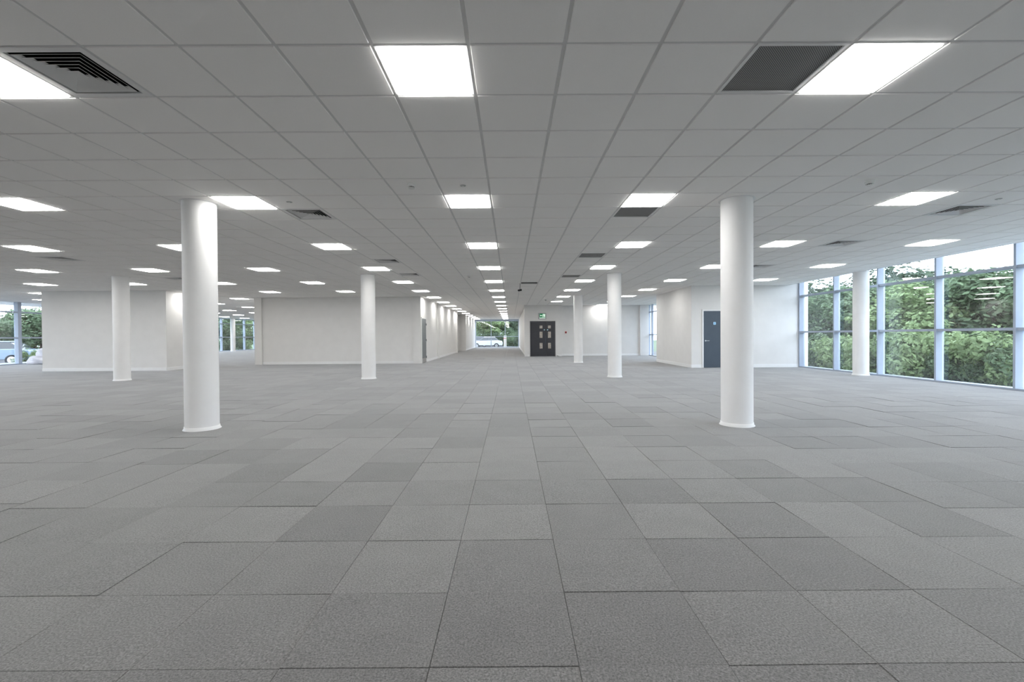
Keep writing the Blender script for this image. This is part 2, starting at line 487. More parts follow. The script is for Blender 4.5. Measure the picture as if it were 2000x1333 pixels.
wall('wall_left', BLOCK_LEFT, 'white painted partition behind the left columns')
wall('wall_middle', BLOCK_MID, 'wide white partition between the columns left of the corridor')
wall('wall_far_left', BLOCK_FAR, 'white wall at the far end of the corridor')
wall('wall_right', BLOCK_RIGHT, 'white partition by the right windows with a dark door')
wall('wall_centre', BLOCK_CORE, 'white wall with the dark double door')
wall('wall_rear', WALL_REAR, 'white wall right of the dark double door')
wall('wall_recess', (-8.2, 34.2, -6.2, 38.6), 'white wall in the recess of the corridor')
wall('wall_back', (FAR_LEFT_X-0.4, Y_BACK-0.3, GLASS_R+0.1, Y_BACK), 'white wall behind the viewer')
wall('wall_step', (FAR_LEFT_X-0.4, STEP_Y-0.2, NEAR_LEFT_X, STEP_Y), 'white return wall between the left glazed stretches')
wall('wall_far', (FAR_LEFT_X-0.4, Y_FAR, BLOCK_FAR[0], Y_FAR+0.3), 'white wall at the far left end')
# piers at the ends of the partitions
PIERS = [(-11.60, 20.65, -11.28, 20.75), (-4.42, 20.65, -4.08, 20.75), (7.78, 27.38, 8.30, 27.55), (BLOCK_FAR[2]-0.3, 38.5, BLOCK_FAR[2]+0.08, 38.6),
         (-4.4, 33.7, -3.98, 34.2), (0.80, 26.93, 0.98, 27.0), (-4.08, 25.4, -4.03, 25.7)]
for k, b in enumerate(PIERS):
    wall('wall_pier_%d' % (k+1), b, None, CEIL-0.001)
NB = [0]


def skirting(x0, y0, x1, y1, nx, ny, h=0.12, t=0.018):
    """board standing on the floor along a wall run; (nx, ny) points into the room"""
    NB[0] += 1
    b = MB()
    for (tt, z0, z1) in ((t, -0.002, h-0.02), (t*0.55, h-0.02, h)):
        xs = sorted((x0, x1)); ys = sorted((y0, y1))
        if nx: b.box(min(x0, x0+nx*tt), ys[0], z0, max(x0, x0+nx*tt), ys[1], z1)
        else: b.box(xs[0], min(y0, y0+ny*tt), z0, xs[1], max(y0, y0+ny*tt), z1)
    struct(b.build('baseboard_%d' % NB[0], M['trim']))


B = BLOCK_LEFT; skirting(B[0], B[1], B[2], B[1], 0, -1); skirting(B[2], B[1], B[2], B[3], 1, 0)
B = BLOCK_MID; skirting(-11.28, B[1], -4.42, B[1], 0, -1); skirting(B[2], 21.95, B[2], 25.4, 1, 0); skirting(B[2], 25.7, B[2], 33.7, 1, 0)
B = BLOCK_FAR; skirting(B[2], 38.6, B[2], Y_FAR, 1, 0)
B = BLOCK_RIGHT; skirting(B[0], B[1], 7.06, B[1], 0, -1); skirting(8.26, B[1], 10.75, B[1], 0, -1); skirting(B[0], B[1], B[0], B[3], -1, 0)
B = BLOCK_CORE; skirting(0.98, B[1], 1.10, B[1], 0, -1); skirting(2.72, B[1], B[2], B[1], 0, -1); skirting(B[0], 27.0, B[0], Y_FAR, -1, 0); skirting(B[2], 27.0, B[2], 27.55, 1, 0)
B = WALL_REAR; skirting(B[0], B[1], 7.78, B[1], 0, -1)


# ------------------------------------------------------------------ glazing
def glazing(name, label, origin, ang, length, mull, transoms, z_head, frame_w=0.05, depth=0.16, z_top=ROOF, head=True):
    """local x runs along the glazing, local +y points outside, inner faces of the mullions at y = 0"""
    b = MB().box(0, 0.0, -0.01, length, depth+0.08, 0.045)
    b.box(0, depth-0.05 if not head else 0, z_head, length, depth+0.08, z_top)
    root = struct(b.build(name, M['alu']), label)
    root.location = origin; root.rotation_euler = (0, 0, ang)
    bevel(root, 0.004, 1)
    mm = MB().box(-frame_w/2, 0, 0, frame_w/2, depth+0.04, z_head-0.045).mesh('mullion', M['alu'])
    for x in mull: link('mullion', mm, root, (x, 0, 0.045))
    zs = [0.045] + transoms + [z_head]
    tr_cache = {}; pn_cache = {}
    for a, c in zip(mull[:-1], mull[1:]):
        w = round(c-a-frame_w, 3)
        for z in transoms:
            if w not in tr_cache: tr_cache[w] = MB().box(-w/2, 0.02, -0.03, w/2, depth+0.03, 0.03).mesh('transom', M['alu'])
            link('transom', tr_cache[w], root, ((a+c)/2, 0, z))
        for z0, z1 in zip(zs[:-1], zs[1:]):
            k = (w, round(z1-z0, 3))
            if k not in pn_cache: pn_cache[k] = MB().quad((-w/2-0.01, 0, -k[1]/2), (w/2+0.01, 0, -k[1]/2), (w/2+0.01, 0, k[1]/2), (-w/2-0.01, 0, k[1]/2)).mesh('pane', M['glass'])
            link('pane', pn_cache[k], root, ((a+c)/2, depth, (z0+z1)/2))
    return root


# right facade: local x runs towards -Y, outside = +X
R_IN = 10.64
mull = [16.85-0.03 - (16.83-16.83)]
ml = [0.04+1.80*k for k in range(0, 12)]
glazing('window_1', 'tall aluminium framed glazing along the right side', (R_IN, 16.85, 0), -math.pi/2, 20.85, ml + [20.8], [1.30, 2.62], 3.36, head=False)
# left facade near stretch: local x runs towards +Y, outside = -X
ml = [22.35-Y_BACK+1.756*k for k in range(-15, 5)]
ml = [v for v in ml if 0.02 < v < STEP_Y-0.2-Y_BACK]
glazing('window_2', 'tall glazing at the far left beside the white partition', (NEAR_LEFT_X, Y_BACK, 0), math.pi/2, STEP_Y-0.2-Y_BACK, ml, [1.30, 2.55], 3.2, frame_w=0.16)
ml = [41.95-STEP_Y+1.80*k for k in range(-6, 5)]
ml = [v for v in ml if 0.05 < v < Y_FAR-STEP_Y]
glazing('window_3', 'distant glazing seen between the two left partitions', (FAR_LEFT_X, STEP_Y, 0), math.pi/2, Y_FAR-STEP_Y, ml, [1.30, 2.55], 3.0, frame_w=0.07)
# far end of the corridor: local x runs towards +X, outside = +Y
glazing('window_4', 'wide window at the far end of the corridor', (BLOCK_FAR[2], Y_FAR, 0), 0, BLOCK_CORE[0]-BLOCK_FAR[2], [0.04, 1.72, 3.25, 4.72], [1.18], 2.84, frame_w=0.07)
# side window of the recess right of the double door
glazing('window_5', 'narrow strip of window beyond the right partition', (8.31, 27.55, 0), -math.pi/2, 6.65, [0.05, 0.68, 1.9, 3.2, 4.5, 6.6], [1.25, 2.6], 3.05, frame_w=0.10, depth=0.05)

# ------------------------------------------------------------------ columns
CX, CY, CP = -4.18, 6.16, 7.226


def column_meshes():
    sh = MB().rev([(0.2, 0.0), (0.2, CEIL)], seg=64, cap0=False, cap1=False).mesh('shaft', M['column'], True)
    ring = MB().rev([(0.2, 0.045), (0.206, 0.045), (0.208, 0.02), (0.222, 0.004), (0.222, 0.0)], seg=64, cap0=False, cap1=False).mesh('base_ring', M['trim'], True)
    col = MB().rev([(0.2, CEIL-0.004), (0.226, CEIL-0.004), (0.228, CEIL+0.002)], seg=64, cap0=False, cap1=False).mesh('ceiling_collar', M['trim'], True)
    return sh, ring, col


csh, cring, ccol = column_meshes()
COLS = [((CX, CY), 'large round white column in the left foreground'),
        ((CX+CP+0.01, CY), 'large round white column in the right foreground'),
        ((CX-CP, CY+CP), 'round white column in front of the left partition'),
        ((CX, CY+CP), 'round white column in front of the wide middle partition'),
        ((CX+CP, CY+CP), 'round white column between the double door and the right partition'),
        ((10.31, CY+CP+0.02), 'round white column standing against the right windows'),
        ((CX+CP, CY+2*CP), 'slim distant white column just right of the double door'),
        ((-25.75, CY+5*CP), 'tiny far white column before the glazing between the left partitions')]
for (x, y_), lab in COLS:
    r = empty('column', (x, y_, 0), lab, 'column', 'round white columns')
    link('shaft', csh, r); link('base_ring', cring, r); link('ceiling_collar', ccol, r)

# ------------------------------------------------------------------ ceiling lights
fr = MB()
o_, i_ = 0.291, 0.276
for (a, b, c, d) in ((-o_, -o_, o_, -i_), (-o_, i_, o_, o_), (-o_, -i_, -i_, i_), (i_, -i_, o_, i_)): fr.box(a, b, 0, c, d, 0.02)
frame_me = fr.mesh('frame', M['lampframe'])
diff_me = MB().frustum(-0.277, -0.277, 0.012, 0.277, 0.277, -0.009, 0.003).mesh('diffuser', M['lamp'])  # lit tray dropped below flush, shaped so its sides glow onto the ceiling
ORD = ['first', 'second', 'third', 'fourth', 'fifth', 'sixth', 'seventh', 'eighth', 'ninth', 'tenth', 'eleventh', 'twelfth', 'thirteenth', 'fourteenth', 'fifteenth', 'sixteenth', 'seventeenth']
ROWNAME = {-1: 'central row over the aisle', 4: 'row just right of the central row', 9: 'row right of the right foreground column',
           14: 'row nearest the right windows', 19: 'outer right row', -6: 'row along the corridor wall left of centre', -11: 'second row left of the central row',
           -16: 'third row left of the central row', -21: 'fourth row left of the central row', -26: 'fifth row left of the central row',
           -31: 'sixth row left of the central row', -36: 'seventh row left of the central row', -41: 'outermost left row'}
count = {}
for (i, j) in sorted(LIGHTS, key=lambda c: (c[0], c[1])):
    x, y_ = cell(i, j); x += 0.3; y_ += 0.3
    q = px((x, y_, CEIL)); col = 4 if i == 3 else i
    vis = q is not None and -60 < q[0] < 2060 and -60 < q[1]
    if vis:
        k = count.get(col, 0); count[col] = k+1
        lab = 'lit square ceiling panel, %s nearest in the %s' % (ORD[k], ROWNAME[col])
        if (i, j) == (3, 5): lab = 'lit square ceiling panel directly before a grey grille, right of centre'
    else:
        lab = 'lit square ceiling panel outside the picture'
    t = empty('ceiling_light', (x, y_, CEIL), lab, 'light', 'square lit ceiling panels' if vis else 'lit ceiling panels outside the picture')
    link('frame', frame_me, t); link('diffuser', diff_me, t)

# ------------------------------------------------------------------ four-way air diffusers
fr = MB()
o_, i_ = 0.291, 0.245
for (a, b, c, d) in ((-o_, -o_, o_, -i_), (-o_, i_, o_, o_), (-o_, -i_, -i_, i_), (i_, -i_, o_, i_)): fr.box(a, b, 0, c, d, 0.014)
dframe = fr.mesh('frame', M['louvre'])
plenum = MB()
plenum.box(-0.25, -0.25, 0.17, 0.25, 0.25, 0.18)
for (a, b, c, d) in ((-0.255, -0.25, -0.246, 0.25), (0.246, -0.25, 0.255, 0.25), (-0.25, -0.255, 0.25, -0.246), (-0.25, 0.246, 0.25, 0.255)): plenum.box(a, b, 0.014, c, d, 0.18)
plenum = plenum.mesh('plenum_box', M['black'])


def blade(h):
    b = MB()
    t = 0.0022; lo, hi = h, max(h-0.028, 0.006); zl, zh = 0.0, 0.026
    def ring(r, z): return [(-r, -r, z), (r, -r, z), (r, r, z), (-r, r, z)]
    A, Bq = ring(lo, zl), ring(hi, zh)
    A2, B2 = ring(lo, zl+t*1.6), ring(hi, zh+t*1.6)
    for k in range(4):
        l = (k+1) % 4
        b.quad(A[k], A[l], Bq[l], Bq[k]); b.quad(A2[k], A2[l], B2[l], B2[k]); b.quad(A[k], A[l], A2[l], A2[k])
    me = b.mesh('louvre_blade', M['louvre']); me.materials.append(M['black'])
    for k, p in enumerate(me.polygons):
        if k % 3 == 1: p.material_index = 1  # upper faces black: shade inside the vent put into colour, metal is white
    return me


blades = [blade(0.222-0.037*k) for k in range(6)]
DLAB = {(-5, 0): 'large square louvred air diffuser beside the light at upper left', (-5, 6): 'square louvred air diffuser right of the left foreground column',
        (-5, 13): 'small louvred air diffuser just before the light above the middle column', (-5, 17): 'far louvred air diffuser behind the light above the middle column',
        (-17, 12): 'louvred air diffuser at the far left of the ceiling', (-17, 18): 'thin far louvred air diffuser left of the left foreground column',
        (11, 6): 'louvred air diffuser on the right beside the outer ceiling light', (11, 10): 'louvred air diffuser between two lights near the right windows',
        (11, 15): 'far louvred air diffuser just right of the right foreground column'}
for c in DIFFUSERS:
    x, y_ = cell(*c)
    t = empty('air_diffuser', (x+0.3, y_+0.3, CEIL), DLAB[c], 'air vent', 'louvred air diffusers')
    link('frame', dframe, t); link('plenum_box', plenum, t)
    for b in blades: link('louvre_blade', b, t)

# ------------------------------------------------------------------ perforated return grilles
fr = MB()
o_, i_ = 0.291, 0.268
for (a, b, c, d) in ((-o_, -o_, o_, -i_), (-o_, i_, o_, o_), (-o_, -i_, -i_, i_), (i_, -i_, o_, i_)): fr.box(a, b, 0, c, d, 0.016)
gframe = fr.mesh('frame', M['louvre'])
plate = MB().box(-0.27, -0.27, 0.009, 0.27, 0.27, 0.012).mesh('perforated_plate', M['perf'])
GLAB = ['large dark perforated ceiling grille beside the light at upper right', 'dark perforated ceiling grille directly behind a light right of centre',
        'small grey perforated ceiling grille before the light near the right middle column', 'smallest far grey perforated ceiling grille right of the open tile']
for c, lab in zip(GRILLES, GLAB):
    x, y_ = cell(*c)
    t = empty('return_grille', (x+0.3, y_+0.3, CEIL), lab, 'air vent', 'perforated return grilles')
    link('frame', gframe, t); link('perforated_plate', plate, t)

# ------------------------------------------------------------------ open tile and hanging camera
x, y_ = cell(*OPEN)
o = MB().frustum(-0.287, -0.287, 0.016, 0.287, 0.287, 0.0, 0.003).build('loose_ceiling_tile', M['ctile'], None, False, (x+0.42, y_+0.36, CEIL+0.075))
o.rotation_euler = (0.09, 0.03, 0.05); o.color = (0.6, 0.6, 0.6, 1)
tag(o, 'ceiling tile pushed up and aside leaving a dark gap', 'ceiling tile')
cxh, cyh = 0.325, 15.75
t = empty('hanging_camera', (cxh, cyh, CEIL-0.235), 'small black camera hanging on a cable below the open tile', 'camera')
MB().tube([(0, 0, 0.02), (0.002, 0.0, 0.12), (0.0, 0.0, 0.24), (0.03, 0.02, 0.31)], 0.006).build('cable', M['blackplastic'], t)
o = MB().tube([(-0.05, -0.03, -0.012), (0.0, 0, 0.0), (0.05, 0.02, 0.014)], 0.034, 12).build('body', M['blackplastic'], t)
MB().rev([(0.030, 0), (0.030, 0.02), (0.022, 0.024)], seg=16).build('lens', M['blackplastic'], t, True).matrix_local = Matrix.Translation((-0.05, -0.035, -0.012)) @ Matrix.Rotation(math.radians(75), 4, 'X')
MB().box(-0.012, -0.012, 0.02, 0.012, 0.012, 0.05).build('bracket', M['greyplastic'], t)

# ------------------------------------------------------------------ detectors and flush sensors
def detector_parts():
    base = MB().rev([(0.0, 0), (0.052, 0.0), (0.052, -0.012), (0.048, -0.016)], seg=32, cap0=False, cap1=True).mesh('base', M['whiteplastic'], False)
    body = MB().rev([(0.043, -0.016), (0.045, -0.034), (0.040, -0.038)], seg=32, cap0=False).mesh('body', M['whiteplastic'])
    cage = MB()
    for k in range(12):
        a = 2*math.pi*k/12
        cage.box(0.034*math.cos(a)-0.003, 0.034*math.sin(a)-0.003, -0.052, 0.034*math.cos(a)+0.003, 0.034*math.sin(a)+0.003, -0.037)
    cage = cage.mesh('cage_post', M['whiteplastic'])
    core = MB().rev([(0.030, -0.037), (0.030, -0.052)], seg=24).mesh('sensor_core', M['black'])
    cap = MB().rev([(0.039, -0.051), (0.036, -0.059), (0.022, -0.062)], seg=32).mesh('cap', M['whiteplastic'])
    return [('base', base), ('body', body), ('cage', cage), ('sensor_core', core), ('cap', cap)]


DET = detector_parts()
for x, y_, lab in [(-1.165, 5.42, 'white smoke detector on the ceiling left of the central light'), (4.27, 5.42, 'white smoke detector on the ceiling above right of the right foreground column'),
                   (-1.24, 13.7, 'distant smoke detector left of the central light row'), (5.05, 15.1, 'distant smoke detector beside a light left of the right partition'),
                   (1.74, 22.8, 'far smoke detector near the lights before the double door'), (4.80, 22.6, 'far smoke detector at the top of the right middle column')]:
    t = empty('smoke_detector', (x, y_, CEIL), lab, 'smoke detector', 'ceiling smoke detectors')
    for n, me in DET: link(n, me, t)
plate_me = MB().rev([(0.038, 0), (0.038, -0.003), (0.03, -0.006)], seg=32, cap0=False).mesh('cover_plate', M['greyplastic'])
led_me = MB().rev([(0.012, -0.006), (0.010, -0.010)], seg=16, cap0=False).mesh('sensor_eye', M['whiteplastic'])
for x, y_, lab in [(-0.565, 5.50, 'small flush disc sensor on the ceiling before the central light'), (-2.95, 6.12, 'tiny flush sensor on the ceiling by the left air diffuser'),
                   (6.62, 6.18, 'small flush disc sensor on the ceiling near the right edge')]:
    t = empty('ceiling_sensor', (x, y_, CEIL), lab, 'sensor', 'flush ceiling sensors')
    link('cover_plate', plate_me, t); link('sensor_eye', led_me, t)


# ------------------------------------------------------------------ doors
def ring_frame(w, h, fw, d):
    """door lining in x,z; face towards -y"""
    return MB().box(-w/2-fw, -d, 0, -w/2, 0, h+fw).box(w/2, -d, 0, w/2+fw, 0, h+fw).box(-w/2, -d, h, w/2, 0, h+fw)


def disc(r, d, seg=24):
    b = MB().rev([(r, 0), (r, d)], seg=seg)
    b.v = [(x, -z, y_) for x, y_, z in b.v]
    return b


def lever(parent, x, z, s):
    p = disc(0.026, 0.012).build('rose', M['steel'], parent, False, (x, -0.03, z))
    MB().tube([(0, -0.012, 0), (0, -0.05, 0), (s*0.03, -0.055, 0), (s*0.12, -0.055, 0)], 0.009).build('lever', M['steel'], p, True)
    return p


# single navy door in the right partition
DX0, DX1, DY = 7.12, 8.12, BLOCK_RIGHT[1]
d1 = struct(ring_frame(DX1-DX0, 2.10, 0.05, 0.03).build('door_1', M['trim'], None, False, ((DX0+DX1)/2, DY, 0)), 'dark blue grey single door behind the right foreground column')
leaf = MB().box(-0.498, -0.022, 0.006, 0.498, 0, 2.098).build('leaf', M['doornavy'], d1)
lever(leaf, -0.43, 1.0, 1)
sg = disc(0.055, 0.004, 24).build('sign_disc', M['signblue'], leaf, False, (-0.09, -0.022, 1.64))
bd = MB().box(-0.042, -0.005, -0.05, 0.042, 0, 0.05).build('sign_plate', M['signlight'], leaf, False, (-0.09, -0.024, 1.64))
MB().box(-0.010, -0.002, -0.045, 0.014, 0, 0.045).build('sign_band', M['signblue'], leaf, False, (-0.09, -0.0295, 1.64))

# leaf-and-a-half double door in the core
EX0, EX1, EY = 1.17, 2.60, BLOCK_CORE[1]
d2 = struct(ring_frame(EX1-EX0, 2.06, 0.03, 0.03).build('door_2', M['doorcharcoal'], None, False, ((EX0+EX1)/2, EY, 0)), 'dark charcoal double door with six small vision panels')
half = (EX1-EX0)/2
split = 0.205
for nm, xa, xb, pv in (('big', -half+0.006, split-0.003, -0.10), ('small', split+0.003, half-0.006, 0.395)):
    lf = MB().box(xa, -0.024, 0.006, xb, 0, 2.052).build('leaf', M['doorcharcoal'], d2)
    bevel(lf, 0.004, 1)
    for z0, z1 in ((0.47, 0.80), (1.10, 1.47), (1.66, 1.83)):
        bead = MB()
        wv = 0.085
        bead.box(pv-wv-0.012, -0.034, z0-0.012, pv+wv+0.012, -0.024, z0).box(pv-wv-0.012, -0.034, z1, pv+wv+0.012, -0.024, z1+0.012)
        bead.box(pv-wv-0.012, -0.034, z0, pv-wv, -0.024, z1).box(pv+wv, -0.034, z0, pv+wv+0.012, -0.024, z1)
        pn = MB().box(pv-wv, -0.028, z0, pv+wv, -0.024, z1).build('vision_panel', M['visionpane'], lf)
        bead.v = [(a, b_, c) for a, b_, c in bead.v]
        bead.build('glazing_bead', M['doorcharcoal'], lf)
    sx = 0.10 if nm == 'big' else 0.29
    disc(0.036, 0.004).build('sign_disc', M['signlight'], lf, False, (sx, -0.024, 1.575))
    if nm == 'big': MB().box(split-0.05, -0.04, 0.75, split-0.02, -0.024, 1.25).build('push_plate', M['doornavy'], lf)

# side-on grey door at the start of the corridor wall
d3 = ring_frame(1.02, 2.06, 0.05, 0.03).build('door_3', M['trim'], None, False, (BLOCK_MID[2], 21.32, 0))
d3.rotation_euler = (0, 0, math.pi/2); struct(d3, 'grey door seen edge on at the start of the corridor wall')
lf = MB().box(-0.508, -0.026, 0.006, 0.508, 0, 2.055).build('leaf', M['doorgrey'], d3)
lever(lf, 0.42, 1.0, -1)
MB().box(-0.46, -0.029, 0.02, 0.46, -0.026, 0.22).build('kick_plate', M['steel'], lf)
for z in (0.25, 1.05, 1.8):
    MB().tube([(0, 0, -0.05), (0, 0, 0.05)], 0.012, 10).build('hinge', M['blackplastic'], d3, False, (0.512, -0.034, z))

# ------------------------------------------------------------------ exit sign, call point, door wedge
es = empty('exit_sign', (1.86, EY-0.001, 2.40), 'green and white running man exit sign above the double door', 'exit sign')
bx_ = MB().box(-0.235, -0.06, -0.19, 0.235, 0, 0.17).build('housing', M['greyplastic'], es); bevel(bx_, 0.012)
pnl = MB().box(-0.155, -0.066, -0.10, 0.175, -0.06, 0.13).build('sign_panel', M['exitgreen'], es)
ar = MB().prism([(-0.13, 0.02), (-0.075, 0.075), (-0.075, 0.04), (-0.02, 0.04), (-0.02, 0.0), (-0.075, 0.0), (-0.075, -0.035)], -0.069, -0.066)
ar.build('arrow', M['exitwhite'], pnl)
MB().prism([(0.105, -0.06), (0.165, -0.06), (0.165, 0.11), (0.105, 0.11)], -0.069, -0.066).build('doorway_symbol', M['exitwhite'], pnl)
man = MB()
hd = [(0.055+0.02*math.cos(a*math.pi/5), 0.098+0.02*math.sin(a*math.pi/5)) for a in range(10)]
man.prism(hd, -0.069, -0.066)
man.prism([(0.03, 0.07), (0.075, 0.075), (0.06, 0.01), (0.03, 0.005)], -0.069, -0.066)
man.prism([(0.03, 0.07), (0.005, 0.03), (0.015, 0.022), (0.04, 0.055)], -0.069, -0.066)
man.prism([(0.07, 0.07), (0.098, 0.035), (0.09, 0.027), (0.062, 0.052)], -0.069, -0.066)
man.prism([(0.03, 0.01), (0.005, -0.07), (0.022, -0.075), (0.05, 0.01)], -0.069, -0.066)
man.prism([(0.04, 0.01), (0.085, -0.025), (0.085, -0.07), (0.07, -0.07), (0.068, -0.03), (0.03, 0.0)], -0.069, -0.066)
man.build('running_figure', M['exitwhite'], pnl)
MB().box(-0.155, -0.066, -0.135, 0.175, -0.06, -0.105).build('lamp_strip', M['exitwhite'], es)

cp = empty('fire_call_point', (3.32, WALL_REAR[1], 1.42), 'small red fire call point on the white rear wall', 'call point')
o = MB().box(-0.085, -0.022, -0.10, 0.085, 0, 0.10).build('back_plate', M['whiteplastic'], cp)
o = MB().box(-0.052, -0.06, -0.06, 0.052, -0.022, 0.06).build('housing', M['red'], cp); bevel(o, 0.008)
MB().box(-0.034, -0.064, -0.034, 0.034, -0.06, 0.016).build('press_pane', M['blackplastic'], cp)

w = MB().prism([(0, 0), (0.17, 0), (0.17, 0.012), (0.0, 0.085)], -0.04, 0.04).build('door_wedge', M['greyplastic'], None, False, (2.70, EY-0.12, 0.0))
tag(w, 'small grey wedge on the carpet beside the double door', 'door stop')

# ------------------------------------------------------------------ dust sheets heaped by the left window
def sheet(name, loc, sx, sy, sz, seed, rz, label):
    r2 = random.Random(seed)
    bm = bmesh.new(); bmesh.ops.create_cube(bm, size=1.0)
    bmesh.ops.subdivide_edges(bm, edges=bm.edges[:], cuts=11, use_grid_fill=True)
    ph = [r2.uniform(0, 6) for _ in range(6)]
    for v in bm.verts:
        x, y_, z = v.co*2
        e = 3.2
        n = (abs(x)**e+abs(y_)**e+abs(z)**e)**(1/e)
        x, y_, z = x/n, y_/n, z/n
        fold = 0.07*math.sin(5*x+3*z+ph[0])+0.05*math.sin(7*y_+4*x+ph[1])+0.035*math.sin(13*x-6*y_+ph[2])+0.025*math.sin(17*z+9*y_+ph[3])
        k = 1+fold
        z2 = z*k*(1+0.18*math.sin(2.3*x+ph[4]))
        v.co = (x*k*sx/2, y_*k*sy/2, (z2*0.5+0.5)*sz if z > -0.5 else 0.0+(z2+1.0)*0.1*sz)
    lo = min(v.co.z for v in bm.verts)
    for v in bm.verts: v.co.z -= lo
    me = bpy.data.meshes.new(name); bm.to_mesh(me); bm.free(); me.materials.append(M['sheet'])
    for p in me.polygons: p.use_smooth = True
    o = link(name, me, None, loc); o.rotation_euler = (0, 0, rz)
    s = o.modifiers.new('sub', 'SUBSURF'); s.levels = 1; s.render_levels = 1
    return tag(o, label, 'dust sheet', 'white dust sheets by the left window')


sheet('dust_sheet', (-22.85, 22.6, 0.0), 1.5, 0.9, 0.40, 3, 0.1, 'bulky white dust sheet lying folded on the floor by the left window')
sheet('dust_sheet', (-22.72, 22.62, 0.37), 1.25, 0.8, 0.42, 8, -0.15, 'crumpled white dust sheet heaped on top of the folded one')

# ------------------------------------------------------------------ outside: ground, trees, shrubs, cars
ground = struct(MB().box(-90, -60, -0.8, 90, 140, -0.35).build('ground', M['grass']), 'grassy ground outside the building')
lot = struct(MB().box(-30, 52, -0.35, 14, 74, -0.33).build('car_park', M['asphalt']), 'grey car park beyond the far window')
lot = struct(MB().box(-60, 5, -0.35, -28, 36, -0.33).build('driveway', M['asphalt']), 'grey driveway beyond the left windows')


struct(MB().box(10.95, -8, -0.35, 13.0, 27, -0.31).box(8.75, 21, -0.35, 10.95, 27.5, -0.31).build('bounce_paving_right', M['concrete']), 'unseen pale paving added outside the right windows to bounce daylight in')  # added out of view as a pale reflector, throws daylight up to the ceiling
struct(MB().box(-27.9, -8, -0.35, -24.3, 29.5, -0.31).build('bounce_paving_left', M['concrete']), 'unseen pale paving added outside the left windows to bounce daylight in')  # unseen strip added to reflect daylight in from the left side


def crown_mesh(name, seed, lobes, n, leaf, material):
    """lobes: list of (x, y, z, rx, ry, rz); leaf cards scattered through the outer shell of every lobe"""
    r2 = random.Random(seed); v = []; f = []; tones = []
    tot = sum(l[3]*l[4]+l[4]*l[5]+l[3]*l[5] for l in lobes)
    for l in lobes:
        k = int(n*(l[3]*l[4]+l[4]*l[5]+l[3]*l[5])/tot)
        lt = r2.uniform(-0.15, 0.15)
        for _ in range(k):
            d = Vector((r2.gauss(0, 1), r2.gauss(0, 1), r2.gauss(0, 1))).normalized()
            bump = 1+0.16*math.sin(5*d.x+seed)+0.14*math.sin(6*d.y+2*seed)+0.12*math.sin(7*d.z+3*seed)
            rr = bump*(1-0.45*r2.random()**2.2)
            p = Vector((l[0]+d.x*l[3]*rr, l[1]+d.y*l[4]*rr, l[2]+d.z*l[5]*rr))
            nrm = (d + Vector((r2.uniform(-1, 1), r2.uniform(-1, 1), r2.uniform(-0.4, 1)))*0.9).normalized()
            a = nrm.cross(Vector((r2.uniform(-1, 1), r2.uniform(-1, 1), r2.uniform(-1, 1)))).normalized(); b = nrm.cross(a)
            s = leaf*r2.uniform(0.6, 1.35); q = s*0.55
            i0 = len(v)
            v += [tuple(p-a*s), tuple(p-b*q+nrm*0.1*s), tuple(p+a*s), tuple(p+b*q+nrm*0.1*s)]
            f.append((i0, i0+1, i0+2, i0+3)); tones.append(min(1, max(0, 0.5+lt+r2.uniform(-0.4, 0.4))))
    me = bpy.data.meshes.new(name); me.from_pydata(v, [], f); me.update(); me.materials.append(material)
    at = me.attributes.new('tone', 'FLOAT', 'FACE'); at.data.foreach_set('value', tones)
    return me


def tree_lobes(seed, h, w):
    r2 = random.Random(seed); L = [(0, 0, h*0.62, w*0.75, w*0.75, h*0.34)]
    for k in range(9):
        a = k*2.4+r2.uniform(-0.4, 0.4); z = h*r2.uniform(0.33, 0.88); q = w*(0.75 if z < h*0.7 else 0.45)
        s = w*r2.uniform(0.32, 0.5)
        L.append((q*math.cos(a), q*math.sin(a), z, s, s, s*0.85))
    return L


def bush_lobes(seed, h, w):
    r2 = random.Random(seed); L = [(0, 0, h*0.45, w*0.8, w*0.8, h*0.5)]
    for k in range(6):
        a = k*1.05+r2.uniform(-0.3, 0.3); s = w*r2.uniform(0.35, 0.5)
        L.append((0.6*w*math.cos(a), 0.6*w*math.sin(a), h*r2.uniform(0.3, 0.75), s, s, s*0.8))
    return L


TREE_KINDS = []
for k, (h, w, mt, lf_) in enumerate([(6.0, 2.2, 'leafdark', 0.13), (6.0, 2.4, 'leafmid', 0.12), (6.0, 2.0, 'leafpale', 0.12)]):
    cr = crown_mesh('crown', 11+k, tree_lobes(21+k, h, w), 9000, lf_, M[mt])
    tr = MB().tube([(0, 0, -0.1), (0.05, 0.03, 1.2), (0.0, 0.08, 2.6), (0.1, 0.0, 4.4)], 0.1, 10, [0.19, 0.15, 0.11, 0.04])
    for a in range(5):
        th = a*1.257; z0 = 1.7+0.4*a
        tr.tube([(0.03, 0.05, z0), (0.7*math.cos(th), 0.7*math.sin(th), z0+0.6), (1.4*math.cos(th), 1.4*math.sin(th), z0+1.3)], 0.05, 6, [0.07, 0.05, 0.02])
    TREE_KINDS.append((cr, tr.mesh('trunk', M['bark'], True)))
BUSH_KINDS = []
for k, mt in enumerate(['leafdark', 'leafmid', 'leafpale']):
    cr = crown_mesh('foliage', 31+k, bush_lobes(41+k, 1.6, 1.0), 5000, 0.065, M[mt])
    st = MB()
    for a in range(6):
        th = a*1.05
        st.tube([(0.05*math.cos(th), 0.05*math.sin(th), -0.05), (0.25*math.cos(th), 0.25*math.sin(th), 0.5), (0.45*math.cos(th), 0.45*math.sin(th), 1.0)], 0.02, 5, [0.025, 0.018, 0.008])
    BUSH_KINDS.append((cr, st.mesh('stem', M['bark'], True)))


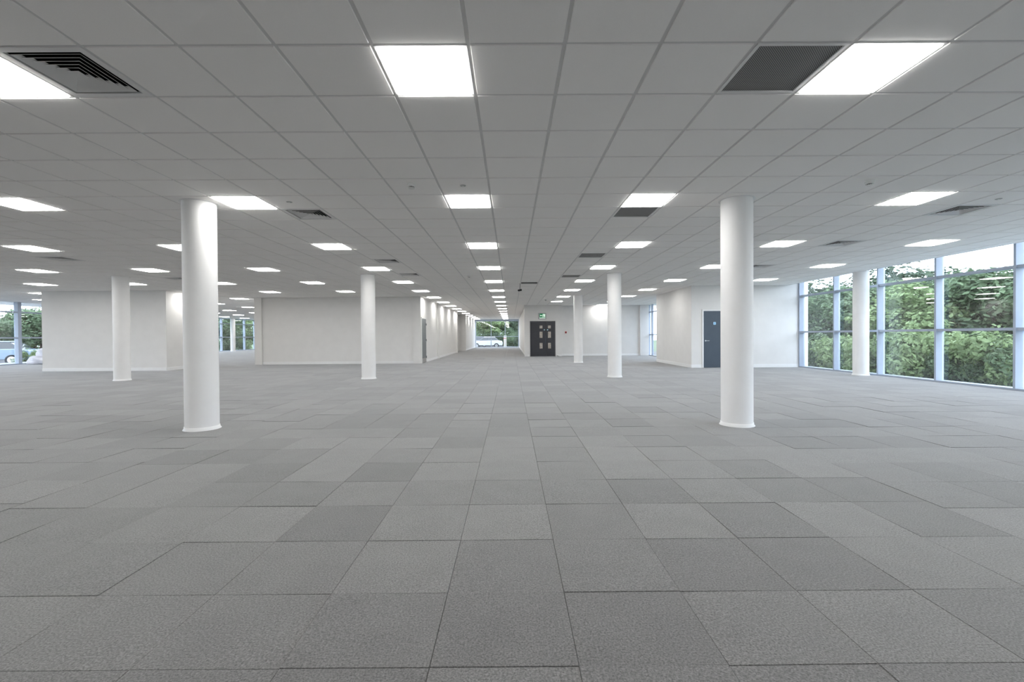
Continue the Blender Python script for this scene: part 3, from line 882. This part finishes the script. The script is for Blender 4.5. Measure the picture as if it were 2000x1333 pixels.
def tree(x, y_, h, kind, lab, grp, wide=1.0):
    t = empty('tree', (x, y_, -0.36), lab, 'tree', grp, rnd.uniform(0, 6.28))
    s = h/6.0; t.scale = (s*wide, s*wide, s*0.80)
    link('crown', TREE_KINDS[kind][0], t); link('trunk', TREE_KINDS[kind][1], t)


def bush(x, y_, h, kind, lab, grp):
    t = empty('shrub', (x, y_, -0.36), lab, 'shrub', grp, rnd.uniform(0, 6.28))
    s = h/1.6; t.scale = (s, s, s)
    link('foliage', BUSH_KINDS[kind][0], t); link('stem', BUSH_KINDS[kind][1], t)


def out_r(xpix, depth):
    """a point outside the right glazing: direction of a window position, at a chosen depth"""
    d = RIGHT*((xpix-1000)/F_PX) + FWD
    return d.x/d.y*depth, depth


g = 'trees beyond the right windows'
RT = [(1585, 27, 5.9, 0, 'dark tree behind the window bay next to the right partition'), (1625, 24, 4.7, 1, 'mid green tree behind the second window bay from the partition'),
      (1655, 30, 6.3, 0, 'tall dark tree behind the column standing at the right windows'), (1700, 22, 5.1, 1, 'green tree just right of the column at the right windows'),
      (1745, 26, 6.9, 0, 'tall dark tree in the left part of the third window bay'), (1780, 19, 4.5, 2, 'pale green tree in the third window bay'),
      (1815, 24, 6.3, 0, 'dark tree behind the mullion right of the third window bay'), (1862, 22, 5.1, 0, 'dark tree in the left part of the wide fourth window bay'),
      (1905, 20, 5.2, 1, 'mid green tree in the middle of the wide fourth window bay'), (1950, 18, 5.1, 0, 'dark tree in the right part of the wide fourth window bay'),
      (1990, 17, 5.2, 1, 'green tree at the extreme right edge of the windows'), (2060, 17, 5.0, 0, 'dark tree just outside the right picture edge')]
for xp, dpt, h, k, lab in RT:
    x, y_ = out_r(xp, dpt); tree(x, y_, h, k, lab, g, 1.15)
for k in range(4):      # the belt of trees goes on along the building, out of the picture
    tree(21+rnd.uniform(-2, 2), 9.5-3.6*k, rnd.uniform(4.6, 5.6), k % 2, '%s tree of the belt right of the picture edge' % ORD[k], 'trees outside the picture', 1.1)
g = 'shrubs outside the right windows'
RB = [(1603, 19.5, 1.5, 1, 'shrub low behind the bay beside the right partition'), (1648, 17.5, 1.65, 2, 'pale shrub left of the column at the right windows'),
      (1712, 15.6, 1.5, 2, 'pale shrub seen right of the column at the windows'), (1760, 15.0, 1.6, 1, 'green shrub low in the third window bay'), (1800, 14.2, 1.85, 2, 'pale bright shrub in the third window bay by the mullion'),
      (1850, 13.5, 1.15, 1, 'low green shrub in the left of the wide fourth bay'), (1893, 13.2, 1.0, 0, 'low dark shrub in the middle of the wide fourth bay'),
      (1930, 12.6, 1.05, 1, 'low green shrub in the wide fourth bay'), (1966, 12.4, 1.75, 2, 'tall pale shrub at the right of the wide fourth bay'), (2000, 12.0, 1.5, 1, 'green shrub at the extreme right edge')]
for xp, dpt, h, k, lab in RB:
    x, y_ = out_r(xp, dpt); bush(x, y_, h, k, lab, g)
g = 'trees beyond the left windows'
for x, y_, h, k, lab in [(-33.5, 29.5, 3.6, 1, 'green tree beyond the far left window pane'), (-37, 35.5, 4.9, 2, 'pale green tree behind the left window mullion'),
                         (-34.5, 33.5, 4.9, 1, 'leafy tree next to the white left partition'), (-41, 37, 4.5, 0, 'dark tree deep behind the far left window'), (-33, 26.5, 3.0, 0, 'dark tree at the extreme left edge')]:
    tree(x, y_, h, k, lab, g, 1.1)
for n, (x, y_, h, k) in enumerate([(-31, 48, 5.5, 1), (-33, 53, 6.0, 2), (-34, 58, 6.5, 1), (-30.5, 52.0, 4.6, 2)]):
    tree(x, y_, h, k, ['green tree leftmost in the distant glazing between the partitions', 'pale tree centred in the distant glazing between the partitions', 'tall green tree rightmost in the distant glazing between the partitions',
                       'low pale tree in front in the distant glazing between the partitions'][n], 'trees beyond the distant left glazing', 1.2)
g = 'trees beyond the car park'
for n, (x, y_, h, k) in enumerate([(-8, 78, 8.0, 1), (-4.5, 75, 7.4, 2), (-1.0, 79, 8.4, 1), (2.2, 76, 7.2, 0), (5.5, 78, 8.0, 1)]):
    tree(x, y_, h, k, ['leftmost green tree beyond the far corridor window', 'pale tree left of centre beyond the far corridor window', 'tall green tree in the middle of the far corridor window',
                       'dark tree right of centre beyond the far corridor window', 'rightmost green tree beyond the far corridor window'][n], g, 1.35)
for n, (x, h, k) in enumerate([(-7.2, 2.3, 0), (-4.9, 2.5, 1), (-2.7, 2.4, 0), (-0.6, 2.6, 1), (1.5, 2.5, 0), (3.4, 2.6, 1)]):
    bush(x, 72.0, h, k, 'hedge shrub beyond the far corridor window, %s from its left' % ORD[n], 'hedge behind the parked cars')
for x, y_, h, k, lab in [(1.6, 66, 2.1, 0, 'dark shrub at the right of the far corridor window'), (0.3, 68, 1.9, 1, 'green shrub behind the white post in the far window'),
                         (-30, 28.2, 1.0, 2, 'pale shrub low outside the far left window'),
                         (-29.3, 44.5, 1.6, 2, 'pale shrub left in the distant glazing between the partitions'), (-29.6, 47.6, 1.7, 1, 'green shrub centred in the distant glazing between the partitions'), (-29.6, 50.6, 1.6, 2, 'pale shrub right in the distant glazing between the partitions')]:
    bush(x, y_, h, k, lab, 'shrubs by the parking areas')


def car(x, y_, rz, paint, lab):
    t = empty('car', (x, y_, -0.33), lab, 'car', 'parked cars', rz)
    prof = [(-2.1, 0.32), (-2.12, 0.62), (-1.98, 0.86), (-1.05, 0.95), (1.45, 0.98), (2.0, 0.90), (2.1, 0.62), (2.06, 0.32)]
    b = MB(); n = len(prof)
    for yy, k in ((-0.84, 0.93), (-0.80, 1.0), (0.80, 1.0), (0.84, 0.93)):
        for px_, pz in prof: b.v.append((px_*(0.985 if abs(yy) > 0.82 else 1), yy, 0.6+(pz-0.6)*k))
    for j in range(3):
        for i in range(n):
            i2 = (i+1) % n; b.f.append((j*n+i, j*n+i2, (j+1)*n+i2, (j+1)*n+i))
    b.f.append(tuple(range(n))[::-1]); b.f.append(tuple(3*n+i for i in range(n)))
    o = b.build('body', paint, t, False); bevel(o, 0.06, 3)
    cab = MB()
    lo = [(-1.15, -0.74), (1.65, -0.74), (1.65, 0.74), (-1.15, 0.74)]; hi = [(-0.35, -0.58), (1.05, -0.58), (1.05, 0.58), (-0.35, 0.58)]
    cab.v = [(a, c, 0.94) for a, c in lo]+[(a, c, 1.42) for a, c in hi]
    cab.f = [(0, 1, 5, 4), (1, 2, 6, 5), (2, 3, 7, 6), (3, 0, 4, 7), (4, 5, 6, 7)]
    o = cab.build('cabin_glass', M['carglass'], t); bevel(o, 0.05, 2)
    rf = MB().frustum(-0.42, -0.60, 1.40, 1.12, 0.60, 1.46, 0.05).build('roof', paint, t)
    for px_ in (-1.32, 1.28):
        for yy in (-0.78, 0.78):
            wh = MB().rev([(0.2, -0.10), (0.31, -0.10), (0.31, 0.10), (0.2, 0.10)], seg=24, cap0=True, cap1=True)
            wh.v = [(a, c_, b_+0.0) for a, b_, c_ in wh.v]
            w_ = wh.build('wheel', M['rubber'], t, False, (px_, yy, 0.31))
            hb = MB().rev([(0.2, -0.108), (0.2, 0.108)], seg=16); hb.v = [(a, c_, b_) for a, b_, c_ in hb.v]
            hb.build('hub_cap', M['steel'], w_)
    for yy in (-0.55, 0.55):
        MB().box(-2.13, yy-0.16, 0.66, -2.02, yy+0.16, 0.78).build('headlamp', M['whiteplastic'], t)


car(-3.2, 61.0, 0.0, M['carwhite'], 'white car parked beyond the far corridor window')
car(-5.2, 67.0, 0.05, M['carsilver'], 'silver car parked behind the white car')
car(-31.8, 28.0, 0.4, M['carblue'], 'pale blue car outside the far left window')
o = MB().rev([(0.16, 0), (0.16, 1.55), (0.12, 1.6)], seg=20).build('bollard_post', M['concrete'], None, False, (-0.75, 58.5, -0.33))
tag(o, 'white post outside the far corridor window', 'post')
MB().rev([(0.163, 1.2), (0.163, 1.3)], seg=20, cap0=False, cap1=False).build('band', M['red'], o)
